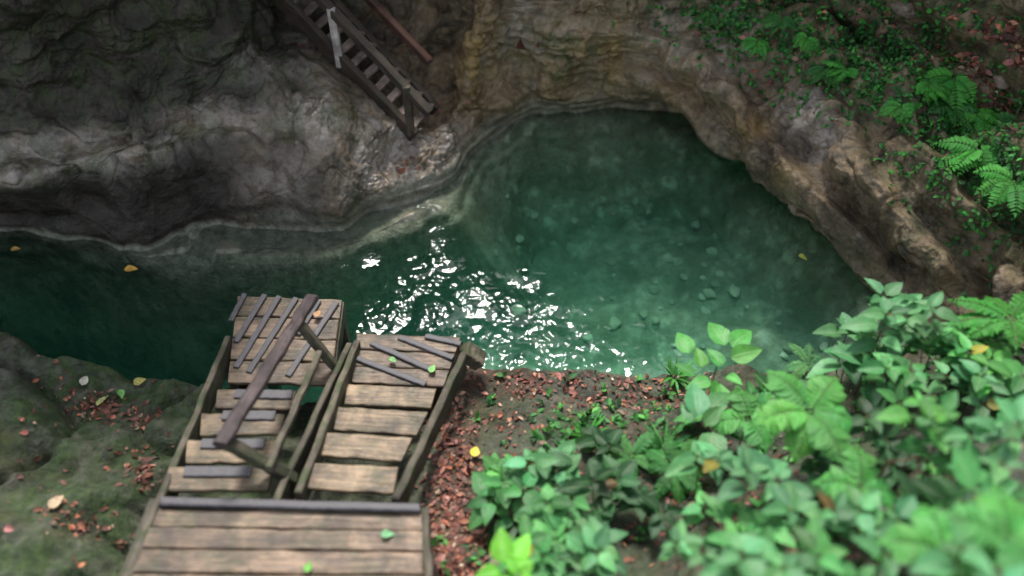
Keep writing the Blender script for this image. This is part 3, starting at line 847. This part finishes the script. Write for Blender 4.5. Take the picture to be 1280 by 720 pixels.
def shrub(label, px, py, h, rad, nst, size, kind, name='leafy_shrub', cat='shrub', group='shrubs on the near bank', tiers=2, lean=None):
    crown, base = anchor(px, py, h)
    root = thing(name, label, cat, base, group)
    L, S = LeafMesh(), TubeMesh()
    for i in range(nst):
        rr = rad * math.sqrt((i + .35) / nst); ph = i * 2.4 + random.gauss(0, .3)
        tip = crown + Vector((math.cos(ph) * rr, math.sin(ph) * rr, -.55 * rr * rr / max(rad, .01) + random.gauss(0, .05)))
        b0 = base + Vector((math.cos(ph) * .05, math.sin(ph) * .05, -.05))
        pts = curve(b0, tip, .10 * h, 7, .03)
        S.add(pts, .007, .0035)
        for k in range(tiers):
            idx = len(pts) - 1 - k
            node = pts[idx]; ax = (pts[idx] - pts[idx - 1]).normalized() * .5 + Vector((0, 0, .7))
            whorl(L, S, node, ax, (4 if k == 0 else 2 if random.random() < .6 else 3), size * (.72 if k == 0 else 1.0), kind, 1 + .3 * k, phase=i + k * 1.57)
    L.build('foliage', M_LEAF, root, base); S.build('stem', M_STEM, root, base)
    return root

def frond(L, S, base, tip, up, n, wid, kind, sag=.12, shape='leaflet', bip=False, lw=1.0):
    pts = curve(base, tip, sag, 8)
    S.add(pts, .004, .0015, 4)
    base, tip = Vector(base), Vector(tip)
    tt = tint(kind, .15)
    for i in range(n):
        t = .12 + .88 * i / (n - 1)
        f = t * 7; k = min(int(f), 6); p = pts[k].lerp(pts[k + 1], f - k)
        dv = (pts[k + 1] - pts[k]).normalized()
        sd = dv.cross(Vector(up)).normalized(); nn = sd.cross(dv)
        ln = wid * (math.sin(math.pi * (.12 + .80 * t)) ** .8) * random.uniform(.88, 1.1)
        for s in (-1, 1):
            d = (sd * s + dv * .45 - nn * random.uniform(.05, .14)).normalized()
            c = tuple(x * math.exp(random.gauss(0, .05)) for x in tt)
            if not bip: L.add(shape, p, d, nn + Vector((random.gauss(0, .07), 0, 0)), ln, c, lw)
            else:
                m = 7
                for q in range(m):
                    u = (q + 1) / m; pp = p + d * (ln * u); l2 = ln * .34 * (1 - .55 * u)
                    d2 = dv.cross(nn).normalized() * 0
                    for s2 in (-1, 1):
                        dd = (dv * s2 + d * .5).normalized()
                        L.add('leaflet', pp, dd, nn, l2, c, 1.25)
                L.add('leaflet', p, d, nn, ln, c, .35)
    L.add(shape, pts[-1], (pts[-1] - pts[-2]), up, wid * .5, tt, lw)

def fern(label, px, py, h, nfr, length, wid, kind, n=14, name='fern', cat='fern', group='ferns on the near bank', bip=False, lw=1.0, which='bank', az=None, rise=.35, spread=6.2832):
    if which == 'bank':
        crown, base = anchor(px, py, h); nrm = Vector((0, 0, 1))
    else:
        base, nrm = hit(px, py, 'cliff')
        if base is None: return None
        base = Vector(base); nrm = (Vector(nrm) if nrm.dot(CAM - base) > 0 else -Vector(nrm)); crown = base + nrm * h
    root = thing(name, label, cat, base, group)
    L, S = LeafMesh(), TubeMesh()
    if which == 'bank': S.add([base - Vector((0, 0, .05)), base.lerp(crown, .5) + Vector((.01, .02, 0)), crown], .010, .006)
    else: S.add([base - nrm * .04, base.lerp(crown, .5), crown], .006, .004)
    for i in range(nfr):
        ph = (az if az is not None else 0) + spread * (i / nfr - .5) + random.gauss(0, .2)
        o = Vector((math.cos(ph), math.sin(ph), 0))
        ln = length * random.uniform(.7, 1.1)
        if which == 'bank': tip = crown + o * ln + Vector((0, 0, ln * random.uniform(-.35, .2) * 1.0))
        else: tip = crown + o * ln * .85 + nrm * (ln * rise * random.uniform(.3, 1)) + Vector((0, 0, -ln * random.uniform(.1, .6)))
        frond(L, S, crown, tip, (nrm * .6 + Vector((0, 0, .6))).normalized(), n, wid, kind, .18 * ln + .03, bip=bip, lw=lw)
    L.build('frond', M_FERN, root, base); S.build('stem', M_RACHIS, root, base)
    return root

def grass(label, px, py, nb, length, kind, group='grassy tufts on the near bank'):
    base = anchor(px, py, .02)[1]
    root = thing('grass_tuft', label, 'grass tuft', base, group)
    L = LeafMesh(); S = TubeMesh()
    S.add([base - Vector((0, 0, .03)), base + Vector((0, 0, .05))], .012, .006)
    for i in range(nb):
        ph = random.uniform(0, 6.28); d = Vector((math.cos(ph), math.sin(ph), random.uniform(.35, 1.3)))
        L.add('lance', base + Vector((math.cos(ph), math.sin(ph), 0)) * .02, d, Vector((0, 0, 1)), length * random.uniform(.6, 1.15), tint(kind), .45)
    L.build('blades', M_FERN, root, base); S.build('stem', M_STEM, root, base)
    return root

# --- shrubs: label, px, py, height above ground, crown radius, stems, leaf length, colour
SH = [
 # left clump by the landing
 ('shrub with mid green oval leaves nearest the yellow leaf beside the landing', 645, 610, .40, .20, 6, .155, 'mid'),
 ('bluish green shrub at the clump top, right of the litter strip', 690, 585, .42, .18, 6, .15, 'blue'),
 ('small bright green seedling over the litter, leftmost of the near plants', 622, 590, .32, .10, 3, .15, 'bright'),
 ('rounded green shrub in the middle of the lower left plant clump', 700, 640, .48, .22, 7, .15, 'mid'),
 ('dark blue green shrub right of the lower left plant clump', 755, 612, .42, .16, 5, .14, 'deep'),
 ('low green shrub at the bottom edge under the left clump', 670, 690, .50, .18, 6, .15, 'mid'),
 ('bright lime shrub poking in at the bottom edge of the view', 640, 722, .75, .12, 4, .17, 'lime'),
 ('blue green shrub at the bottom edge right of the lime one', 735, 695, .50, .20, 6, .155, 'blue'),
 ('narrow leaved young shrub on the open litter behind the left clump', 755, 560, .32, .14, 5, .13, 'deep'),
 # centre
 ('pale green shrub with broad drooping leaves in the middle of the bank', 890, 570, .55, .12, 4, .19, 'blue'),
 ('shrub with large grey green leaves pointing at the bottom edge', 960, 600, .70, .16, 5, .23, 'blue'),
 ('dark green low shrub between the oval leaved clumps', 815, 640, .30, .18, 5, .13, 'deep'),
 ('mid green shrub below the drooping leaves', 905, 640, .50, .16, 5, .15, 'mid'),
 ('blue green shrub at the bottom edge, centre of the bank', 865, 695, .50, .18, 5, .16, 'blue'),
 ('mid green shrub crowded under the feathery bright plant', 950, 660, .65, .22, 7, .18, 'mid'),
 ('broad leaved shrub at the bottom edge below the feathery plant', 960, 710, .75, .22, 7, .19, 'blue'),
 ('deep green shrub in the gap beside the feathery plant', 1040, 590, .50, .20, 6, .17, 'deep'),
 ('grey green shrub with leaves laid flat at the lower right', 1020, 650, .75, .22, 7, .20, 'blue'),
 ('mid green shrub low at the bottom edge, right of centre', 1060, 710, .80, .24, 7, .20, 'mid'),
 # right clump
 ('tall pale green shrub crowning the right clump against the water', 1128, 386, .95, .24, 18, .22, 'blue'),
 ('broad leaved shrub filling the slope right of the tall crown', 1195, 425, .70, .22, 10, .19, 'mid'),
 ('pale shrub on the pool side of the tall crown, low over the water', 1078, 412, .62, .14, 7, .19, 'blue'),
 ('leafy shrub between the wall fern and the yellow green topped shrub', 1235, 448, .70, .22, 9, .18, 'bright'),
 ('green shrub with glossy round leaves under the tall crown', 1135, 470, .75, .24, 8, .20, 'mid'),
 ('bluish shrub on the left flank of the right clump', 1080, 450, .60, .18, 6, .19, 'blue'),
 ('yellow green topped shrub in the middle of the right clump', 1165, 515, .85, .10, 4, .15, 'bright'),
 ('wide blue green shrub right of the yellow green one', 1215, 470, .70, .24, 8, .19, 'blue'),
 ('mid green shrub at the right edge below the ferns', 1265, 470, .60, .22, 7, .18, 'mid'),
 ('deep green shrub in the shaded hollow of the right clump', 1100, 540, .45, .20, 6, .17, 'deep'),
 ('mid green shrub overhanging the bare twigs at right', 1195, 560, .65, .20, 7, .18, 'mid'),
 ('blue green shrub at the right edge halfway down the bank', 1255, 540, .75, .22, 7, .18, 'blue'),
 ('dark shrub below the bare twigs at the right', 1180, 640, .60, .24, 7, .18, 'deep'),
 ('mid green shrub at the right edge above the feathery leaves', 1260, 610, .75, .24, 7, .19, 'mid'),
 ('blue green shrub between the feathery plants low at right', 1110, 650, .80, .22, 7, .19, 'blue'),
 ('blue green shrub in the bottom right corner', 1240, 715, .80, .24, 7, .20, 'blue'),
 ('low shrub with dull green leaves at the bank edge near the pool', 960, 490, .32, .18, 6, .14, 'mid'),
 ('deep green low shrub on the bank behind the feathery plant', 1030, 500, .35, .18, 6, .15, 'deep'),
 ('small mid green shrub on the bank behind the twin sprigs', 900, 520, .30, .14, 5, .14, 'mid'),
]
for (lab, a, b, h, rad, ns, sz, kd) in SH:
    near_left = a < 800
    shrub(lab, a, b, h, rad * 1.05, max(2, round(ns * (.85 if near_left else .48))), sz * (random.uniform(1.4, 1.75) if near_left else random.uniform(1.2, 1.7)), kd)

def sprig(label, leaves, stem_top, hgt, kind):
    """slender plant whose leaf positions were measured; leaves: (base px, tip px, dz)"""
    crown, base = anchor(*stem_top, hgt)
    root = thing('leafy_sprig', label, 'sprig', base, 'slender sprigs against the water')
    L, S = LeafMesh(), TubeMesh()
    pts = curve(base - Vector((0, 0, .04)), crown, .05, 7, .02); S.add(pts, .006, .003)
    for (bx, by, tx, ty, dz) in leaves:
        b = at(bx, by, crown.z + dz); t = at(tx, ty, crown.z + dz + .05)
        S.add(curve(min(pts, key=lambda q: (q - b).length), b, .02, 4), .003, .002, 4)
        d = t - b
        L.add('ovate', b, d, Vector((random.gauss(0, .2), -.25 + random.gauss(0, .15), 1)), d.length * .92, tint(kind, .12), 1.15)
    L.build('foliage', M_LEAF, root, base); S.build('stem', M_STEM, root, base)
sprig('tall sprig of pale oval leaves standing out against the green pool', [(862,442,846,407,.0),(877,460,871,430,.0),(903,458,884,431,.0),(906,432,887,392,.04),(914,433,945,405,.04),(913,447,957,435,.02),(868,470,842,452,-.03),(888,476,858,480,-.05),(900,480,890,512,-.08),(908,470,930,480,-.04)], (897, 450), .62, 'bright')
sprig('short sprig with a few oval leaves below the tall pool side sprig', [(872,520,868,470,.0),(880,530,905,505,.02),(890,540,893,590,-.03),(868,525,850,500,0),(885,515,915,480,.0)], (880, 525), .45, 'blue')

# feathery plants and ferns on the bank
FE = [
 ('large feathery bright green plant in the middle of the bank', 1012, 515, .80, 6, .42, .16, 'bright', 11, False),
 ('feathery bright plant leaning left over the middle of the bank', 935, 525, .55, 4, .32, .14, 'bright', 8, False),
 ('feathery bright green plant low at the right of the bottom edge', 1180, 690, .62, 4, .32, .15, 'bright', 8, False),
 ('feathery plant in the bottom right corner of the view', 1258, 675, .66, 4, .32, .15, 'bright', 8, False),
 ('pale feathery plant between the broad leaved shrubs', 1075, 610, .70, 4, .30, .14, 'bright', 8, False),
]
for lab, a, b, h, nf, ln, wd, kd, n, bip in FE:
    fern(lab, a, b, h, nf, ln, wd, kd, n, name='feathery_plant', cat='plant', group='feathery plants on the near bank', bip=bip, lw=1.35)
fern('upright fern at the right edge beside the rock wall', 1262, 400, .45, 9, .42, .10, 'fern', 16)
fern('small fern between the right clump and the rock wall', 1240, 428, .30, 7, .28, .07, 'dfern', 14)
fern('low fern on the litter behind the left clump', 790, 570, .12, 9, .30, .07, 'mid', 15)
fern('low fern beside the narrow leaved young shrub', 845, 590, .14, 9, .30, .07, 'dfern', 15)
fern('pale fern at the water side foot of the right clump', 1010, 455, .25, 7, .26, .06, 'blue', 15)
grass('tuft of narrow green blades on the litter behind the left clump', 735, 545, 30, .20, 'fern')
grass('tuft of narrow blades at the bank edge below the tall sprig', 843, 472, 34, .20, 'bright')
grass('tuft of long blades beside the low ferns', 830, 560, 34, .24, 'mid')
grass('dark tuft of blades at the bottom of the litter strip', 610, 690, 26, .20, 'deep')

# --- plants on the right cliff: ferns hanging down
CF = [(1195, 95, 9, .36, 'fern'), (1215, 150, 9, .34, 'fern'), (1180, 140, 8, .30, 'dfern'), (1235, 190, 8, .30, 'fern'), (1268, 225, 7, .30, 'fern'), (1150, 110, 7, .22, 'fern'), (1130, 135, 7, .20, 'fern'),
      (1065, 95, 7, .22, 'fern'), (1035, 85, 6, .18, 'dfern'), (950, 55, 6, .18, 'fern'), (1100, 60, 6, .20, 'dfern'), (985, 25, 6, .18, 'dfern'), (1280, 150, 6, .25, 'dfern'), (1010, 45, 6, .17, 'fern'), (895, 20, 6, .15, 'dfern')]
CFL = ['large bright fern hanging highest on the right rock ledge', 'large bright fern hanging in the middle of the right fern cascade', 'dark fern spreading left of the fern cascade', 'bright fern low in the fern cascade near the right edge', 'lowest fern of the cascade at the right edge',
       'small bright fern left of the big fern cascade', 'small fern at the lip of the rock below the ledge', 'bright fern on the mossy slope in the middle of the ledge', 'dark small fern just left of the bright slope fern', 'bright fern at the left end of the mossy slope',
       'dark fern high on the mossy slope under the litter', 'dark fern at the top of the frame on the mossy slope', 'dark fern behind the cascade at the right edge', 'bright little fern up the slope from the rock lip', 'leftmost small dark fern near the top of the cliff']
for (a, b, nf, ln, kd), lab in zip(CF, CFL):
    fern(lab, a, b, .10, nf + 2, ln * 1.15, ln * .34, kd, 11, which='cliff', group='ferns on the right cliff', az=-1.9, spread=4.4)

# ground cover of tiny leaves on the mossy slope (uncountable)
def cover(name, label, spec, which, size, kinds, lift=.02):
    L = LeafMesh()
    for (a, b, ra, rb, n) in spec:
        for _ in range(n):
            px, py = random.gauss(a, ra), random.gauss(b, rb)
            p, nrm = hit(px, py, which)
            if p is None: continue
            if nrm.dot(CAM - p) < 0: nrm = -nrm
            for _ in range(random.randint(2, 5)):
                d = Vector((random.gauss(0, 1), random.gauss(0, 1), random.gauss(0, .6))) + nrm * .8
                L.add('leaflet', p + nrm * lift * random.random(), d, nrm + Vector((0, 0, .6)), size * random.uniform(.5, 1.4), tint(random.choice(kinds), .3), 1.4)
    o = L.build(name, M_FERN, None, (0, 0, 0))
    return tag(o, label, 'ground cover', kind='stuff')
cover('slope_cover', 'small green seedlings and creeping leaves covering the slope above the right cliff', [(960, 45, 60, 28, 240), (1080, 80, 55, 35, 450), (1140, 60, 60, 40, 260), (1190, 170, 45, 40, 330), (900, 20, 40, 22, 130), (1250, 200, 30, 40, 240), (1225, 300, 30, 40, 25), (1000, 20, 80, 25, 160)],
      'cliff', .055, ['fern', 'dfern', 'deep', 'mid'])
cover('bank_cover', 'tiny green seedlings scattered over the litter of the near bank', [(800, 520, 60, 25, 60), (700, 540, 60, 20, 40), (900, 600, 120, 60, 120), (1100, 600, 100, 70, 160), (1200, 450, 60, 60, 120), (560, 690, 20, 20, 10)], 'bank', .07, ['mid', 'deep', 'bright'])

# --- dead leaves
LCOL = [(.17, .055, .035), (.12, .038, .025), (.26, .085, .05), (.30, .13, .075), (.30, .10, .05), (.085, .035, .025), (.20, .075, .055), (.34, .22, .15), (.30, .12, .11), (.22, .085, .06)]
def litter(name, label, spec, which, size):
    L = LeafMesh()
    for (a, b, ra, rb, n) in spec:
        for _ in range(n):
            px, py = random.gauss(a, ra), random.gauss(b, rb)
            p, nrm = hit(px, py, which)
            if p is None or p.z < .12: continue
            if nrm.dot(CAM - p) < 0: nrm = -nrm
            if nrm.z < .35: continue
            d = Vector((random.gauss(0, 1), random.gauss(0, 1), random.gauss(0, .25)))
            nn = nrm + Vector((random.gauss(0, .35), random.gauss(0, .35), 0))
            c = random.choice(LCOL); s = math.exp(random.gauss(-.25, .5))
            L.add('ovate' if random.random() < .22 else 'leaflet', p + nrm * random.uniform(.004, .022), d, nn, size * math.exp(random.gauss(0, .38)), tuple(min(.6, x * s) for x in c), 1.3)
    return tag(L.build(name, M_LITTER, None, (0, 0, 0)), label, 'leaf litter', kind='stuff')
litter('leaf_litter', 'red brown dead leaves strewn over the rocks of the near bank', [(118, 508, 20, 9, 130), (165, 520, 18, 9, 90), (175, 588, 16, 14, 100), (75, 640, 16, 12, 40), (110, 655, 16, 14, 40), (40, 560, 50, 60, 25), (150, 690, 50, 25, 25), (200, 480, 40, 10, 14), (60, 470, 40, 20, 16),
        (565, 610, 17, 60, 620), (575, 690, 20, 30, 360), (560, 530, 18, 30, 170), (665, 485, 35, 10, 90), (770, 505, 40, 16, 130), (700, 472, 70, 7, 110), (830, 490, 40, 20, 160), (640, 530, 40, 20, 90), (740, 600, 90, 60, 260), (880, 600, 100, 60, 200), (1050, 600, 120, 80, 200)], 'bank', .046)
litter('slope_litter', 'pink and brown dead leaves lying on the ledge above the right cliff', [(1235, 75, 35, 22, 420), (1260, 110, 25, 22, 420), (1270, 60, 20, 30, 200), (1085, 30, 25, 14, 110), (1210, 50, 30, 14, 100), (1130, 20, 50, 15, 60), (1010, 90, 60, 30, 50), (930, 40, 40, 30, 30)], 'cliff', .065)
litter('shelf_litter', 'scattered brown leaves caught on the far rock shelf', [(500, 205, 20, 10, 14), (560, 130, 20, 20, 16), (395, 60, 30, 10, 8), (690, 50, 20, 8, 10)], 'cliff', .06)

def single_leaf(name, label, p, size, col, direction, group=None, normal=(0, 0, 1)):
    L = LeafMesh(); L.add('ovate', (0, 0, 0), direction, normal, size, col, 1.2)
    o = link(name, L.V[0] - np.array([0, 0, L.V[0][:, 2].min() - .004]), L.F[0], M_LITTER, None, Matrix.Translation(p), attrs=dict(tint=L.T[0]), uv=L.U[0])
    return tag(o, label, 'leaf', group)
single_leaf('fallen_leaf', 'yellow leaf floating on dark water near the left edge', at(14, 313, .002), .11, (.55, .33, .08), (1, .2, 0), 'leaves floating on the pool')
single_leaf('fallen_leaf', 'yellow leaf floating on dark water left of the far shelf', at(156, 338, .002), .15, (.62, .36, .06), (1, .1, 0), 'leaves floating on the pool')
single_leaf('fallen_leaf', 'small yellow green leaf floating by the right rock wall', at(997, 322, .002), .11, (.50, .52, .08), (1, -.5, 0), 'leaves floating on the pool')
single_leaf('fallen_leaf', 'fresh green leaf lying near the strips of the right platform', zat(792, 240, .71), .10, (.18, .42, .12), (.3, 1, 0), 'leaves lying on the wood')
single_leaf('fallen_leaf', 'small green leaf in the middle of the right platform', zat(695, 205, .71), .08, (.15, .38, .12), (1, -.6, 0), 'leaves lying on the wood')
single_leaf('fallen_leaf', 'green leaf lying on the right side of the wide landing', zat(675, 625, LZ + .012), .10, (.14, .36, .16), (1, .1, 0), 'leaves lying on the wood')
single_leaf('fallen_leaf', 'green leaf at the near edge of the landing boards', zat(500, 714, LZ + .012), .09, (.12, .36, .06), (.1, 1, 0), 'leaves lying on the wood')
single_leaf('fallen_leaf', 'orange dead leaf lying on the left platform between the strips', zat(520, 110, .70), .10, (.42, .24, .10), (.3, 1, 0), 'leaves lying on the wood')
for (a, b, col, dr, sz, lab) in [(592, 576, (.65, .50, .05), (.2, 1, 0), .13, 'bright yellow leaf on the litter between the landing and the shrubs'), (607, 605, (.60, .36, .04), (1, .5, 0), .09, 'small orange yellow leaf at the edge of the left plant clump'),
        (102, 486, (.55, .52, .42), (.1, 1, 0), .12, 'pale whitish leaf on the dead leaves of the left bank'), (125, 510, (.40, .42, .16), (.5, 1, 0), .14, 'yellowish leaf in the dead leaf patch on the left bank'), (168, 482, (.42, .38, .10), (1, .6, 0), .12, 'yellow leaf above the dead leaf patch on the left bank'),
        (150, 492, (.16, .40, .10), (.6, -1, 0), .11, 'fresh green leaf near the dead leaf patch on the left bank'), (1195, 480, (.50, .20, .05), (1, .2, 0), .1, 'orange dead leaf caught low among the right shrubs'), (62, 640, (.45, .33, .20), (.6, 1, 0), .14, 'tan leaf on the mossy rock at the lower left')]:
    p, nrm = hit(a, b)
    single_leaf('fallen_leaf', lab, Vector(p) + Vector(nrm if nrm.z > 0 else -nrm) * .03, sz, col, dr, 'single leaves lying on the bank', tuple(nrm if nrm.z > 0 else -nrm))

# bare twigs in the right clump
def twig(label, pts, hgt, r):
    cr = [anchor(a, b, hgt)[0] for a, b in pts]
    base = Vector((cr[0].x, cr[0].y, ground(cr[0].x, cr[0].y)))
    T = TubeMesh(); T.add([base - Vector((0, 0, .03)) - base, base.lerp(cr[0], .5) - base] + [q - base for q in cr], r, r * .5, 6)
    o = link('twig', T.V, T.F, mat_flat('twig_bark', (.09, .05, .03), (.20, .12, .075)), None, Matrix.Translation(base)); tag(o, label, 'twig', 'bare twigs in the right clump')
twig('long bare brown twig crossing the shaded gap of the right clump', [(1110, 578), (1150, 572), (1200, 588), (1250, 605)], .42, .012)
twig('short bare twig rising through the shaded gap of the right clump', [(1135, 600), (1160, 570), (1185, 545)], .46, .009)

# loose rocks
for (a, b, wh, s, lab) in [(1252, 104, 'cliff', .10, 'tan rounded rock on the leaf strewn ledge above the right cliff'), (1130, 12, 'cliff', .13, 'grey rock at the top edge above the mossy slope'), (985, 152, 'cliff', .09, 'pale angular rock lodged on the right cliff lip'), (620, 700, 'bank', .06, 'small brown stone on the litter strip at the bottom')]:
    p, nrm = hit(a, b, wh)
    if p is None: continue
    v, f = blob(a, s * 1.2, s * .9, s * .7, .5)
    o = link('loose_rock', v, f, M_LOOSE, None, Matrix.Translation(Vector(p) + Vector((0, 0, s * .15))) @ Matrix.Rotation(a, 4, 'Z')); tag(o, lab, 'rock', 'loose rocks')

# ------------------------------------------------------------------ light, sky, camera
SUN_EL, SUN_AZ = R(58), R(-4)                           # azimuth from +y, positive to the right
to_sun = Vector((math.sin(SUN_AZ) * math.cos(SUN_EL), math.cos(SUN_AZ) * math.cos(SUN_EL), math.sin(SUN_EL)))
sl = bpy.data.lights.new('sun', 'SUN'); sl.energy = 1.5; sl.angle = R(12); sl.color = (1, .96, .90)
so = bpy.data.objects.new('sun', sl); COL.objects.link(so); so.rotation_euler = (-to_sun).to_track_quat('-Z', 'Y').to_euler()
wd = bpy.data.worlds.new('World'); scene.world = wd; wd.use_nodes = True
nt = wd.node_tree; nt.nodes.clear()
sky = nt.nodes.new('ShaderNodeTexSky'); sky.sky_type = 'NISHITA'; sky.sun_disc = False
sky.sun_elevation = SUN_EL; sky.sun_rotation = SUN_AZ; sky.air_density = 1.0; sky.dust_density = 1.5; sky.ozone_density = .6
bg = nt.nodes.new('ShaderNodeBackground'); bg.inputs[1].default_value = .09
wo = nt.nodes.new('ShaderNodeOutputWorld')
hs = nt.nodes.new('ShaderNodeHueSaturation'); hs.inputs['Saturation'].default_value = .38
nt.links.new(sky.outputs[0], hs.inputs['Color']); nt.links.new(hs.outputs[0], bg.inputs[0]); nt.links.new(bg.outputs[0], wo.inputs[0])

cam = bpy.data.cameras.new('camera'); co = bpy.data.objects.new('camera', cam); COL.objects.link(co)
co.location = (0, 0, CAMH); co.rotation_euler = (math.pi / 2 - PITCH, 0, 0)
cam.sensor_width = 36; cam.lens = F / 1280 * 36; cam.clip_end = 500
cam.dof.use_dof = True; cam.dof.focus_distance = 9.2; cam.dof.aperture_fstop = .31
scene.camera = co
vs_ = scene.view_settings
scene.view_settings.view_transform = 'Standard'; vs_.look = 'None'; vs_.exposure = 2.05; vs_.gamma = 1; vs_.use_curve_mapping = False
scene.cycles.use_denoising = True
scene.cycles.max_bounces = 8; scene.cycles.transparent_max_bounces = 12; scene.cycles.caustics_reflective = True
scene.cycles.sample_clamp_indirect = 6
